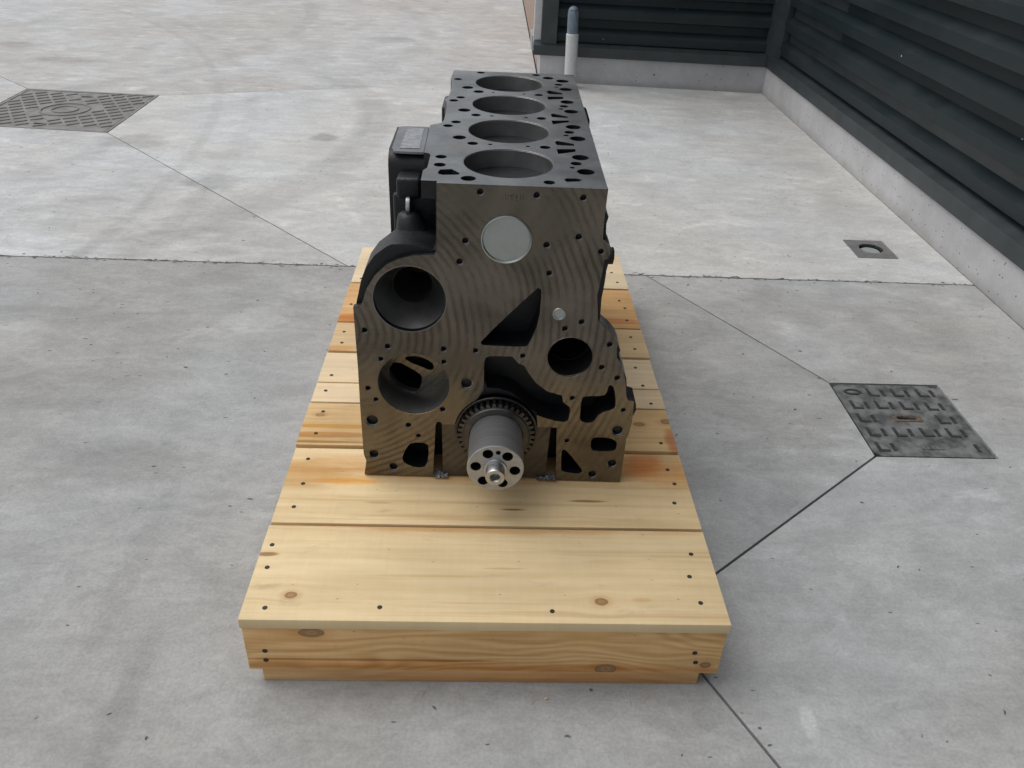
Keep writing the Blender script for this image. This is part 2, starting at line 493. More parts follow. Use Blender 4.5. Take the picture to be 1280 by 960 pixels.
M['wrap'] = mat_plain('clear_film', (.20, .20, .195), .25, 0, var=.3, scale=60)
M['screw'] = mat_plain('screw_head', (.03, .026, .022), .6, .2, var=.3, scale=200)
M['crumb'] = mat_plain('mortar_crumb', (.20, .195, .185), .9, var=.6, scale=40)
M['splinter'] = mat_plain('pale_splinter', (.55, .42, .27), .7)
M['fleck'] = mat_plain('dark_fleck', (.10, .095, .085), .9)

# ------------------------------------------------------------------ the setting: ground and slabs
bm = bmesh.new()
for p in ((-60, -60), (60, -60), (60, 60), (-60, 60)):
    bm.verts.new((p[0], p[1], -.016))
bm.faces.new(bm.verts)
ground = mesh_obj('ground', bm, M['ground_base'])
ground['kind'] = 'structure'

def subdiv(a, b, step, jit, rnd):
    n = max(1, int(math.hypot(b[0] - a[0], b[1] - a[1]) / step))
    out = []
    for i in range(n):
        t = i / n
        j = 0 if i == 0 else jit
        out.append((a[0] + (b[0] - a[0]) * t + rnd.uniform(-j, j) * .5, a[1] + (b[1] - a[1]) * t + rnd.uniform(-j, j)))
    return out

TJL, TJR = (-14.0, 1.80), (2.10, 1.674)      # the long joint between pale and grey concrete
def tj(x):
    return TJL[1] + (TJR[1] - TJL[1]) * (x - TJL[0]) / (TJR[0] - TJL[0])
def tline(x0, x1, sgn, rnd):
    a, b = (x0, tj(x0) + sgn * .0015), (x1, tj(x1) + sgn * .0015)
    return subdiv(a, b, .022, .0022, rnd)
ML = ((-2.215, 3.925), (-1.465, 3.875), (-1.466, 3.14), (-2.195, 3.20))   # big cover corners: ul ur lr ll
D1 = (-.09, tj(-.09))
D2 = (.94, tj(.94))
MR_X0, MR_X1, MR_Y0, MR_Y1 = 1.354, 1.660, .676, 1.008
KN = (.723, .157)
WX, WY0, WY1 = 2.10, 4.42, 4.545                                     # wall planes
CORNER_L = (.70, 4.545)

rn = random.Random(3)
fl = tline(-14, D1[0], 1, rn) + [D1, ML[2], ML[3], (-2.205, 3.5), ML[0], (-2.5, 4.195), (-14, 15.5)]
fr = tline(D1[0], 2.095, 1, rn) + [(2.1035, tj(2.1) + .0015), (2.1055, WY0 + .002), (.698, WY1 + .002), ML[1], ML[2]]
fb = [ML[0], ML[1], (.694, WY1 - .006), (.694, 22), (-14, 22), (-14, 15.5), (-2.5, 4.195)]
nl = list(reversed(tline(-14, D2[0], -1, rn))) 
nl = [D2] + nl + [(-14, -12), (6.0, -12), (.872 + .7, -.148 - 1.45), (.872, -.148), KN, (MR_X0, MR_Y0), (MR_X0, MR_Y1)]
nr = list(reversed(tline(D2[0], 2.095, -1, rn)))
nr = [(2.1035, tj(2.1) - .0015)] + nr + [(MR_X0, MR_Y1), (MR_X1, MR_Y1), (MR_X1, MR_Y0), (MR_X0, MR_Y0), KN, (.872, -.148), (.872 + .7, -.148 - 1.45), (6.0, -12), (6, -12), (2.1005, -12)]
nr = [p for i, p in enumerate(nr) if p not in ((6, -12), (6.0, -12))]
nl = [p for p in nl if p != (6.0, -12)]
nl[-5:-5] = []
# keep both near slabs on the same cut: the cut runs out at the lower frame edge
i = nl.index((-14, -12)); nl.insert(i + 1, (1.9, -12)); i = nr.index((2.1005, -12)); nr.insert(i, (1.9, -12))
for poly, m, d in ((fl, 'concrete_far', .0022), (fr, 'concrete_far2', .0022), (fb, 'concrete_back', .0022), (nl, 'concrete_near', .0028), (nr, 'concrete_near2', .0028)):
    mesh_obj('concrete_slab', plate_bm(offset_poly(poly, -d), [[(1.768, 1.886), (1.916, 1.886), (1.916, 2.045), (1.768, 2.045)]] if poly is fr else [], -.03, 0.0, 'z'), M[m], ground)

# ------------------------------------------------------------------ building
bx = empty('building', (2.6, 4.6, 0), 'building clad in dark ribbed metal sheet on a grey concrete plinth', 'building')
BO = -Vector((2.6, 4.6, 0))
def bpart(name, bm, m, parent=bx, angle=.6):
    return mesh_obj(name, bm, M[m], parent, BO if parent is bx else None, angle)

bpart('plinth', plate_bm([(2.098, -12.), (2.6, -12.), (2.6, WY0 + .15), (2.104, WY0)], [], 0, .158, 'z'), 'plinth')
bpart('plinth', plate_bm([CORNER_L, (2.104, WY0), (2.6, WY0 + .15), (2.6, 4.9), (.70, 4.9)], [], 0, .158, 'z'), 'plinth')

def flashing(a, b, z0, depth, h):
    """dark base flashing: front face and a sloped top ledge, along a line a -> b, wall on the left of it"""
    d = Vector((b[0] - a[0], b[1] - a[1])); L = d.length; d.normalize(); nrm = Vector((-d.y, d.x))
    prof = [(-.012, z0), (-.012, z0 + h), (depth, z0 + h + .022), (depth, z0)]
    bm = bmesh.new(); ends = []
    for q in (Vector(a), Vector(b)):
        ends.append([bm.verts.new((q.x + nrm.x * o, q.y + nrm.y * o, z)) for o, z in prof])
    for i in range(4):
        j = (i + 1) % 4
        bm.faces.new([ends[0][i], ends[0][j], ends[1][j], ends[1][i]])
    bm.faces.new(ends[0]); bm.faces.new(ends[1])
    return bm
bpart('base_flashing', flashing((2.104, WY0 - .012), (2.098, -12.), .1605, .06, .062), 'trim')
bpart('base_flashing', flashing((.655, WY1 + .002), (2.092, WY0 - .002), .1605, .06, .058), 'trim')

PITCH = .137
def sheet(a, b, z0, n_ribs, lift=0.0, full_top=None):
    """ribbed metal sheet, ribs horizontal, along a -> b (wall on the left)"""
    d = Vector((b[0] - a[0], b[1] - a[1])); d.normalize(); nrm = Vector((-d.y, d.x))
    prof = []
    for k in range(n_ribs):
        z = z0 + k * PITCH
        prof += [(.052, z), (.052, z + .004), (0.004, z + .016), (0.0, z + .064), (.052, z + .096)]
    prof.append((.052, z0 + n_ribs * PITCH))
    bm = bmesh.new(); cols = []
    for th in (0.0, .004):
        for q in (Vector(a), Vector(b)):
            cols.append([bm.verts.new((q.x + nrm.x * (o + th - lift), q.y + nrm.y * (o + th - lift), z)) for o, z in prof])
    n = len(prof)
    for i in range(n - 1):
        bm.faces.new([cols[0][i], cols[0][i + 1], cols[1][i + 1], cols[1][i]])
        bm.faces.new([cols[2][i], cols[3][i], cols[3][i + 1], cols[2][i + 1]])
        bm.faces.new([cols[0][i], cols[2][i], cols[2][i + 1], cols[0][i + 1]])
        bm.faces.new([cols[1][i], cols[1][i + 1], cols[3][i + 1], cols[3][i]])
    return bm
Z1 = .243
RW = 2.122
bpart('cladding_sheet', sheet((RW, 4.30), (RW - .004, -12.0), Z1, 1), 'cladding', angle=.25)
ys = [4.30, 3.49, .9, -2.0, -12.0]
for i in range(len(ys) - 1):
    bpart('cladding_sheet', sheet((RW, ys[i] + (.03 if i else 0)), (RW - .003, ys[i + 1]), Z1 + PITCH, 18, .009 * (i % 2)), 'cladding', angle=.25)
ba, bb = Vector((.79, WY1 + .018)), Vector((2.095, WY0 + .026))
bpart('cladding_sheet', sheet(tuple(ba), tuple(bb), .225, 19), 'cladding', angle=.25)
# corner and end trims
bpart('corner_trim', plate_bm([(2.085, WY0 + .045), (2.094, WY0 + .006), (2.125, 4.285), (2.16, 4.285), (2.16, WY0 + .06)], [], .225, 2.85, 'z'), 'trim')
bpart('end_trim', plate_bm([(.700, WY1 + .004), (.795, WY1 - .004), (.795, WY1 + .05), (.700, WY1 + .05)], [], .226, 2.85, 'z'), 'trim')
bpart('corner_post', plate_bm([(.655, WY1 + .055), (.699, WY1 + .055), (.699, WY1 + .12), (.655, WY1 + .12)], [], .226, 2.85, 'z'), 'post')
bpart('core_wall', plate_bm([(2.165, -11.9), (2.6, -11.9), (2.6, 12.), (.72, 12.), (.72, WY1 + .13), (2.165, WY0 + .13)], [], .159, 2.9, 'z'), 'trim')
bpart('side_plinth', plate_bm([(.70, 4.93), (.74, 4.93), (.74, 12.), (.70, 12.)], [], 0, .06, 'z'), 'render_wall')
bpart('side_panel', plate_bm([(.707, 4.93), (.719, 4.93), (.719, 12.), (.707, 12.)], [], .064, 2.9, 'z'), 'render_wall')
bpart('bracket', box_bm(.648, .70, WY1 + .13, WY1 + .36, .16, .25, .004), 'bracket')
bpart('parapet_cap', plate_bm([(2.07, -12.05), (2.7, -12.05), (2.7, 12.1), (.62, 12.1), (.62, WY1 - .03), (2.07, WY0 - .03)], [], 2.91, 2.98, 'z'), 'trim')

# ------------------------------------------------------------------ stand pipe
sp = empty('stand_pipe', (.886, 4.405, 0), 'white plastic stand pipe with dark grey cap against the plinth', 'pipe')
bm = lathe_bm([(.0375, 0.0), (.0375, .313), (.034, .318), (.030, .318)], axis='z', n=28)
bm.faces.new([v for v in bm.verts if abs(v.co.z - .318) < 1e-6 and abs(v.co.xy.length - .030) < 1e-4])
mesh_obj('pipe_tube', bm, M['pvc'], sp)
bm = lathe_bm([(.0335, .312), (.0335, .39), (.0335, .425), (.0305, .447), (.023, .461), (.011, .468), (.002, .469)], axis='z', n=28)
capo = mesh_obj('pipe_cap', bm, M['pvc_grey'], sp, angle=1.0)
for dx in (-.0125, .0125):
    mesh_obj('drain_hole', lathe_bm([(.0045, -.001), (.0045, .0), (.001, .0005)], (0, 0, 0), 'y', 10), M['hole'], capo, (dx, -.0275, .448))
sp.rotation_euler = (math.radians(1.5), math.radians(-1.5), 0)

# ------------------------------------------------------------------ covers in the ground
def rounded_rect(x0, x1, y0, y1, r, n=5):
    out = []
    for cx, cy, a0 in ((x1 - r, y1 - r, 0), (x0 + r, y1 - r, 90), (x0 + r, y0 + r, 180), (x1 - r, y0 + r, 270)):
        for i in range(n + 1):
            t = math.radians(a0 + 90 * i / n)
            out.append((cx + r * math.cos(t), cy + r * math.sin(t)))
    return out

cr = empty('manhole_cover', (1.507, .842, 0), 'dark rectangular cover with L-shaped tread marks and a rusty slot', 'manhole cover')
CO = (-1.507, -.842, 0)
slot = rounded_rect(1.478, 1.532, .838, .849, .004, 3)
plate_o = [(1.3565, .989), (1.376, 1.0045), (1.625, 1.0045), (1.648, .992), (1.657, .967), (1.657, .679), (1.372, .679), (1.3565, .692)]
mesh_obj('cover_plate', plate_bm(plate_o, [slot], -.014, -.0012, 'z'), M['iron_dark'], cr, CO)
mesh_obj('slot_floor', plate_bm(rounded_rect(1.470, 1.540, .831, .856, .004, 3), [], -.0156, -.0135, 'z'), M['hole'], cr, CO)
mesh_obj('slot_rim', plate_bm(rounded_rect(1.466, 1.544, .828, .859, .006, 3), [offset_poly(slot, .002)], -.0012, .0004, 'z'), M['rust'], cr, CO)
bmL = plate_bm([(-.0165, .019), (-.008, .019), (-.008, -.011), (.0125, -.011), (.0125, -.019), (-.0165, -.019)], [], 0, .0017, 'z')
Lm = None
bmI = plate_bm([(-.0045, .014), (.0045, .014), (.0045, -.016), (-.0045, -.016)], [], 0, .0017, 'z')
def first_or(name, store, bm, m, parent, loc):
    if store[0] is None:
        store[0] = mesh_obj(name, bm, M[m], parent, loc)
        return store[0]
    return inst(name, store[0], parent, loc)
sL, sI = [None], [None]
for x, y in [(1.461, .965), (1.530, .966), (1.601, .967), (1.393, .903), (1.461, .904), (1.529, .903), (1.598, .902), (1.388, .841), (1.601, .840),
             (1.390, .779), (1.460, .780), (1.531, .781), (1.600, .781), (1.389, .716)]:
    first_or('tread_angle', sL, bmL, 'tread', cr, (x - 1.507, y - .842, -.0013))
    first_or('tread_bar', sI, bmI, 'tread', cr, (x - 1.507 + .026, y - .842, -.0013))
first_or('tread_bar', sI, bmI, 'tread', cr, (1.630 - 1.507, .718 - .842, -.0013))
ell = [(1.403 + .024 * math.cos(t * math.pi / 12), .9655 + .014 * math.sin(t * math.pi / 12)) for t in range(24)]
mesh_obj('emblem_ring', plate_bm(ell, [[(1.403 + (a - 1.403) * .72, .9655 + (b - .9655) * .62) for a, b in ell]], -.0013, .0011, 'z'), M['tread'], cr, CO)
for i in range(5):
    mesh_obj('raised_mark', box_bm(1.486 + i * .012, 1.495 + i * .012, .708, .722 - .003 * (i % 2), -.0014, .001), M['iron_dark'], cr, CO)

cl = empty('manhole_cover', (-1.84, 3.535, 0), 'large square grey cover with slanted tread bars and concentric rings', 'manhole cover')
CO = (1.84, -3.535, 0)
quad = [ML[3], ML[2], ML[1], ML[0]]
inner = offset_poly(quad, -.024)
mesh_obj('cover_frame', plate_bm(offset_poly(quad, -.003), [offset_poly(quad, -.020)], -.0155, .0005, 'z'), M['iron'], cl, CO)
sl1 = rounded_rect(-1.872, -1.815, 3.25, 3.272, .005, 3)
sl2 = rounded_rect(-1.86, -1.80, 3.782, 3.804, .005, 3)
mesh_obj('cover_plate', plate_bm(inner, [sl1, sl2], -.0145, -.0008, 'z'), M['iron'], cl, CO)
for r0, r1 in ((.112, .124), (.058, .068)):
    mesh_obj('raised_ring', lathe_bm([(r0, 0), (r0 + .002, .0045), (r1 - .002, .0045), (r1, 0)], (0, 0, 0), 'z', 40), M['iron'], cl, (.008, -.012, -.0009))
bmT = box_bm(-.031, .031, -.008, .008, -.001, .0045, .0025, 1)
sT = [None]
for i in range(-9, 10):
    for j in range(-9, 10):
        x = -1.835 + (i * .058 + j * .030) ; y = 3.525 + (i * .044 - j * .052)
        if not (-2.17 < x < -1.50 and 3.225 < y < 3.86):
            continue
        if math.hypot(x + 1.832, y - 3.523) < .155 or abs(y - 3.26) < .03 and abs(x + 1.843) < .07 or abs(y - 3.793) < .03 and abs(x + 1.83) < .07:
            continue
        o = first_or('tread_bar', sT, bmT, 'iron', cl, (x + 1.84, y - 3.535, -.0008))
        o.rotation_euler = (0, 0, math.radians(40))

fx = empty('floor_plate', (1.842, 1.965, 0), 'small square steel plate with a round sunken disc in pale concrete', 'floor plate')
CO = (-1.842, -1.965, 0)
sq = rounded_rect(1.766, 1.918, 1.884, 2.047, .003, 2)
mesh_obj('rim_plate', plate_bm(sq, [circle(1.846, 1.968, .044, 28)], -.008, .0035, 'z'), M['steel'], fx, CO)
mesh_obj('recess_wall', lathe_bm([(.044, .003), (.044, -.0125), (.001, -.0126)], (1.846, 1.968, 0), 'z', 28), M['hole'], fx, CO)
mesh_obj('disc', lathe_bm([(.036, -.012), (.036, -.008), (.034, -.0066), (.001, -.0065)], (1.846, 1.968, 0), 'z', 28), M['lens'], fx, CO)

# ------------------------------------------------------------------ pallet
PL = empty('pallet', (.4, .742, 0), 'pale pine pallet of wide planks lying under the engine block', 'pallet')
PO = Vector((-.4, -.742, GZ))
W = .8
cream, creamd = (.76, .60, .395), (.62, .44, .25)
SC = (.55, .36, .22)
boards = [
    # y0, y1, dz, light, dark, knots, stains and painted shade
    (0.0, .2215, 0.0, (.79, .625, .375), (.64, .465, .235), [(.073, .053, .0098, .0068), (.591, .047, .0105, .0075)],
     [(.40, .224, .5, .022, (.80, .60, .42), .8), (.012, .147, .022, .006, (.4, .28, .2), .9), (.66, .052, .022, .006, (.86, .70, .56), .6), (.43, .12, .05, .003, (.78, .68, .54), .7), (.30, .10, .12, .004, (.88, .80, .66), .7), (.62, .14, .06, .006, (.86, .78, .66), .6)]),
    (.2305, .4570, -.002, (.78, .60, .35), (.60, .42, .20), [],
     [(.02, .375, .16, .05, (.80, .66, .47), .95), (.12, .352, .08, .014, (1.0, .72, .36), .9), (.72, .43, .05, .06, (.95, .60, .42), .85), (.76, .40, .16, .06, (.88, .68, .48), .8), (.445, .276, .03, .004, (.45, .22, .08), .95), (.593, .304, .04, .004, (.42, .28, .16), .9), (.19, .29, .03, .005, (.75, .62, .46), .6), (.45, .40, .5, .055, (.86, .64, .42), .75)]),  # last entry: brown band, mostly the block's shadow and reflection painted in
    (.4645, .6185, .001, (.72, .50, .25), (.50, .31, .12), [(.731, .561, .012, .007), (.793, .573, .012, .009), (.03, .572, .009, .005)],
     [(.05, .50, .2, .012, (.70, .50, .26), .9), (.08, .53, .2, .008, (.85, .62, .22), .9), (.795, .50, .02, .05, (.72, .40, .30), .8), (.05, .475, .16, .006, (.55, .38, .2), .9)]),
    (.6255, .7035, 0.0, (.77, .60, .39), (.63, .455, .26), [], []),
    (.7095, .8425, -.001, (.80, .64, .42), (.64, .47, .27), [], [(.08, .70, .2, .03, (.94, .88, .72), .5)]),
    (.8495, .9940, .001, (.70, .51, .29), (.52, .34, .16), [], [(.03, .86, .07, .014, (.92, .68, .40), .9)]),
    (1.0020, 1.2295, .0, (.68, .42, .19), (.46, .24, .085), [], [(.03, 1.02, .08, .03, (.80, .48, .2), .9), (.72, 1.04, .12, .02, (.86, .56, .42), .8)]),
    (1.2375, 1.485, .001, (.78, .64, .43), (.66, .50, .305), [(.05, 1.33, .012, .006)], []),
]
screws = {0: [(.016, .170), (.766, .162), (.752, .107), (.759, .047), (.037, .025), (.223, .029), (.507, .025), (.02, .115)],
          1: [(.033, .274), (.037, .342), (.032, .42), (.762, .303), (.773, .361), (.767, .406)],
          2: [(.033, .504), (.034, .585), (.768, .493)], 3: [(.025, .67), (.771, .645)], 4: [(.027, .738), (.764, .722), (.758, .803)],
          5: [(.028, .888), (.025, .944), (.769, .891), (.767, .952)], 6: [(.77, 1.046), (.774, 1.117), (.764, 1.162), (.02, 1.10)], 7: [(.773, 1.279), (.764, 1.345), (.006 + .02, 1.26)]}
sS = [None]
bmS = lathe_bm([(.0044, -.001), (.0043, .0004), (.0035, .0006), (.0003, .0003)], (0, 0, 0), 'z', 10)
for k, (y0, y1, dz, lt, dk, kn, stn_shade) in enumerate(boards):
    mw = mat_wood('pine_plank_%s' % 'abcdefgh'[k], lt, dk, k * 2.3 + 1, kn, stn_shade)
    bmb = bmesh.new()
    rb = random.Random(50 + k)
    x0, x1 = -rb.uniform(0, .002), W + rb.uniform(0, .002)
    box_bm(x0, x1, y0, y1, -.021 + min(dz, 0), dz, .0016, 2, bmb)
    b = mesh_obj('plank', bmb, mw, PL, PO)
    for sx, sy in screws[k]:
        o = first_or('screw', sS, bmS, 'screw', b, (sx, sy, dz)) if sS[0] is None else inst('screw', sS[0], b, (sx, sy, dz))
# front board and the runner under it
mwf = mat_wood('pine_front_board', (.86, .57, .27), (.62, .345, .125), 31.0,
               [(.113, -.034, .020, .010), (.605, -.118, .017, .012), (.775, -.105, .009, .007)],
               [(.2, -.100, .3, .004, (.55, .36, .2), .8), (.4, -.118, .5, .018, (.88, .66, .45), .8)], swap=True, cath=1.0)
fb_ = mesh_obj('front_board', box_bm(.0005, .799, .004, .030, -.1270, -.0225, .0014), mwf, PL, PO)
for sx, sz in ((.032, -.080), (.031, -.103), (.752, -.074), (.757, -.098)):
    inst('screw', sS[0], fb_, (sx, .0038, sz), (1.05, 1.05, 1.0), (math.radians(90), 0, 0))
mwr = mat_wood('pine_runner', (.76, .50, .25), (.54, .31, .125), 37.0, [], [(.5, -.15, .4, .02, (.8, .6, .45), .7)], swap=True, cath=.4)
mesh_obj('runner', box_bm(.020, .770, .009, .10, -GZ, -.1275, .0012), mwr, PL, PO)
mesh_obj('runner', box_bm(.020, .770, .70, .80, -GZ, -.1275, .0012), mwr, PL, PO)
mesh_obj('runner', box_bm(.020, .770, 1.38, 1.475, -GZ, -.1275, .0012), mwr, PL, PO)
mws = mat_wood('pine_stringer', (.68, .46, .24), (.5, .3, .13), 41.0)
mesh_obj('back_board', box_bm(.004, .796, 1.458, 1.480, -.1270, -.0225, .0014), mwf, PL, PO)
for x0, x1 in ((.010, .075), (.36, .44), (.725, .790)):
    mesh_obj('stringer', box_bm(x0, x1, .0305, 1.4575, -.1270, -.0225, .0014), mws, PL, PO)

# ------------------------------------------------------------------ engine block
BY, ROT, H = .37286, -.016955, .6013
cr_, sr_ = math.cos(ROT), math.sin(ROT)
ox, oy = .41, .40
EB = empty('engine_block', (ox * cr_ - oy * sr_, BY + ox * sr_ + oy * cr_, GZ + .0012),
           'four-cylinder cast iron engine block standing upright on the pine pallet', 'engine block', ROT)
EO = Vector((-ox, -oy, 0))
def epart(name, bm, m, parent=None, angle=.6, choose=None, loc=None):
    p = parent or EB
    mats = [M[k] for k in m] if isinstance(m, (list, tuple)) else M[m]
    return mesh_obj(name, bm, mats, p, (EO if p is EB else loc), angle, choose)

faceA = [(.3032, H), (.3018, .4837), (.2975, .4766), (.264, .4748), (.2386, .4677), (.2171, .4562), (.1963, .4354), (.1807, .4096), (.1702, .3787), (.1554, .3733), (.1554, .3489), (.1558, .2543), (.1545, .1527), (.1545, .0659), (.1546, .0502), (.1587, .0344), (.1531, 0), (.2889, 0), (.2959, .126), (.2977, .1316), (.3012, .1335), (.3058, .1328), (.3082, .1277), (.3320, .1280)]
CX, CZ, = .4119, .1156
arcp = [(CX + .0805 * math.cos(math.radians(a)), CZ + .0805 * math.sin(math.radians(a))) for a in (171, 163, 154, 145, 136, 127, 118)]
pocket = [(.3858, .2289), (.3858, .2694), (.3882, .2784), (.3958, .2827), (.4365, .2832), (.4401, .2784), (.449, .2688), (.4594, .2641), (.4669, .2503), (.4819, .2284), (.5038, .2105), (.5323, .2022), (.5351, .1885), (.5408, .1824), (.5482, .1773), (.55, .1655), (.5479, .1459), (.5402, .1417), (.5222, .1439), (.5003, .1507), (.4876, .1557)]
faceB = [(.4905, .1281), (.5275, .1281), (.5335, 0), (.6631, 0), (.6634, .0394), (.6634, .1004), (.6629, .1048), (.6666, .1159), (.6697, .1463), (.6683, .194), (.6559, .1964), (.6526, .2045), (.6472, .2369), (.6423, .2567), (.6347, .2741), (.6259, .2874), (.624, .3047), (.6246, .318), (.6168, .3321), (.6024, .3453), (.5862, .3613), (.5845, .3629), (.5784, .4117), (.5812, .4341), (.5836, .4623), (.5845, .4791), (.5902, .4809), (.5934, .4901), (.5908, .5021), (.5828, .5122), (.5784, .515), (.5772, .5311), (.5772, .56), (.5783, H)]
face = faceA + arcp + [(.386, .2103)] + pocket + faceB
holes = [(.3734, .589, .0059), (.3499, .5041, .0061), (.3404, .4661, .0061), (.1724, .3274, .0059), (.4644, .5868, .0059), (.5399, .5855, .0059), (.5379, .5179, .0061), (.4855, .5017, .0061), (.5775, .4932, .0055), (.4929, .4502, .0056), (.5276, .344, .0059), (.556, .3585, .0059), (.2119, .2958, .0059), (.3122, .2942, .0059), (.1985, .2688, .0053), (.3125, .2671, .0053), (.3699, .2929, .0056), (.1716, .2046, .0058), (.1850, .1802, .0052), (.3095, .1621, .0058), (.2441, .1232, .0059), (.2624, .0987, .0053), (.6101, .3144, .0059), (.4554, .2849, .0055), (.6003, .2658, .006), (.6312, .2443, .006), (.552, .1967, .0055), (.6503, .1732, .0051), (.5491, .0974, .0053)]
big = [(.3539, .2219, .0118), (.1751, .1314, .0130), (.1743, .0509, .0105), (.2114, .0212, .0096), (.6443, .1251, .0120), (.6421, .045, .0098), (.6055, .0164, .0091)]
PLUG, SPLUG = (.4181, .5086, .0429), (.5152, .3729, .0122)
BR, BU, BLo = (.5408, .2854, .0408), (.254, .3915, .063), (.2564, .2175, .0660)
pkBL = smooth_poly([(.2401, .0735), (.251, .0828), (.2741, .0828), (.2828, .0751), (.2784, .0251), (.2584, .0197), (.2334, .0303), (.2284, .0438)], 1)
pkTri = smooth_poly([(.5407, .0645), (.5417, .0758), (.5489, .0761), (.5832, .0295), (.5856, .0226), (.577, .0167), (.5456, .0211), (.5426, .028)], 1)
pkRect = smooth_poly([(.5953, .0978), (.5997, .1081), (.6290, .1081), (.6460, .100), (.6470, .0843), (.642, .0751), (.6027, .0745), (.5967, .0823)], 1)
pkBr = smooth_poly([(.5692, .1973), (.5756, .2025), (.6098, .2038), (.6157, .2134), (.6161, .2256), (.6208, .2298), (.6284, .222), (.6351, .1852), (.6317, .1746), (.6066, .1653), (.5964, .1436), (.5844, .141), (.5718, .1448), (.5692, .1554)], 1)
pkBig = smooth_poly([(.3782, .3134), (.3805, .3052), (.3949, .3049), (.4567, .3039), (.4651, .3084), (.481, .3579), (.482, .4143), (.4788, .4218), (.4733, .4216)], 1)
pockets = [pkBL, pkTri, pkRect, pkBr, pkBig]

fh = [circle(x, z, r, 16) for x, z, r in holes] + [circle(x, z, r, 20) for x, z, r in big]
fh += [circle(*PLUG, 48), circle(*SPLUG, 24), circle(*BR, 48), circle(*BU, 56), circle(*BLo, 56)]
def by_front(f):
    return 0 if f.normal.y < -.9 else (2 if f.normal.z > .9 and f.calc_center_median().z > H - .002 else 1)
fp = epart('front_face', plate_bm(face, fh + pockets, 0, .010), ['face', 'casting', 'deck'], choose=by_front)

# casting layer behind the machined face
l2 = [(.3005, H - .03), (.3005, .4837), (.296, .4800), (.270, .4880), (.2456, .4899), (.2256, .4889), (.2169, .4846), (.1961, .4678), (.1804, .4454), (.1702, .4195), (.1605, .3801), (.156, .3600), (.157, .2543), (.156, .1527), (.156, .0502), (.160, .0344), (.155, .0006), (.2874, .0006), (.2944, .126), (.2990, .1350), (.3060, .1350), (.3096, .1290), (.3300, .1290)]
l2 += [(CX + .079 * math.cos(math.radians(a)), CZ + .079 * math.sin(math.radians(a))) for a in range(170, 5, -10)]
l2 += [(.4920, .1295), (.5262, .1295), (.5352, .0006), (.6615, .0006), (.6618, .1004), (.6650, .1159), (.6690, .1463), (.6765, .1672), (.675, .1795), (.6579, .1844), (.650, .2369), (.6347, .2760), (.6300, .2900), (.6322, .2972), (.6257, .3105), (.6115, .3273), (.5915, .3436), (.5890, .3600), (.5879, .4019), (.5904, .4312), (.5911, .4535), (.594, .4750), (.5981, .485), (.5925, .4971), (.5833, .5029), (.5841, .515), (.5826, .5389), (.5851, .5507), (.577, .562), (.577, H - .03)]
pk2 = [offset_poly(p, .0006) for p in pockets]
pcore = [(x, z) for x, z in pocket] + [(.470, .1680), (.455, .1860), (.436, .2010), (.412, .2080), (.393, .2085)]
body_holes = [circle(BR[0], BR[1], BR[2] - .0005, 48), circle(BU[0], BU[1], BU[2] + .0035, 56), circle(BLo[0], BLo[1], BLo[2] + .0006, 56)]
epart('front_casting', plate_bm(l2, pk2 + [offset_poly(pcore, .0005)] + body_holes, .010, .058), 'casting', angle=.85)

# crankcase and barrel body behind it, hollow round the cylinders
void = [(.312, .425), (.565, .425), (.565, .568), (.312, .568)]
cc_f = [(.3000, H - .031), (.3000, .465), (.215, .452), (.198, .42), (.193, .36), (.193, .001), (.5845, .001), (.5845, .45), (.576, .50), (.576, H - .031)]
cc_r = [(.3000, H - .031), (.3000, .475), (.262, .46), (.25, .40), (.25, .001), (.5845, .001), (.5845, .45), (.576, .50), (.576, H - .031)]
epart('flange_back', plate_bm(l2, [circle(BR[0], BR[1], BR[2] - .002, 40), circle(BU[0], BU[1], .036, 40), circle(BLo[0], BLo[1], .0680, 48)], .0581, .0700), 'casting', angle=.85)
epart('crankcase', plate_bm(cc_f, [void, circle(BR[0], BR[1], BR[2] - .002, 40), circle(BU[0], BU[1], .036, 40), circle(BLo[0], BLo[1], .055, 48)], .0702, .340), 'casting', angle=.85)
epart('crankcase', plate_bm(cc_r, [void], .3402, .795), 'casting', angle=.85)
barrel = [(.299, .475), (.270, .484), (.2456, .486), (.2256, .485), (.2169, .4806), (.199, .465), (.1844, .443), (.175, .417), (.166, .378), (.168, .30), (.299, .30)]
bm = plate_bm(barrel, [circle(BU[0], BU[1], .036, 40)], .0705, .145)
for v in bm.verts:
    if v.co.y > .14 and math.hypot(v.co.x - BU[0], v.co.z - BU[1]) > .05:      # the barrel draws in towards the back
        v.co.x = BU[0] + (v.co.x - BU[0]) * .82; v.co.z = BU[1] + (v.co.z - BU[1]) * .86
epart('bore_barrel', bm, 'casting', angle=.85)
rear = [(.30, H - .031), (.30, .48), (.262, .45), (.255, .001), (.58, .001), (.58, .45), (.575, H - .031)]
epart('rear_plate', plate_bm(rear, [], .795, .812), 'casting')
for i, y in enumerate((.12, .31, .50, .69)):
    epart('rib', box_bm(.578, .590, y, y + .016, .06, .44, .004), 'casting')

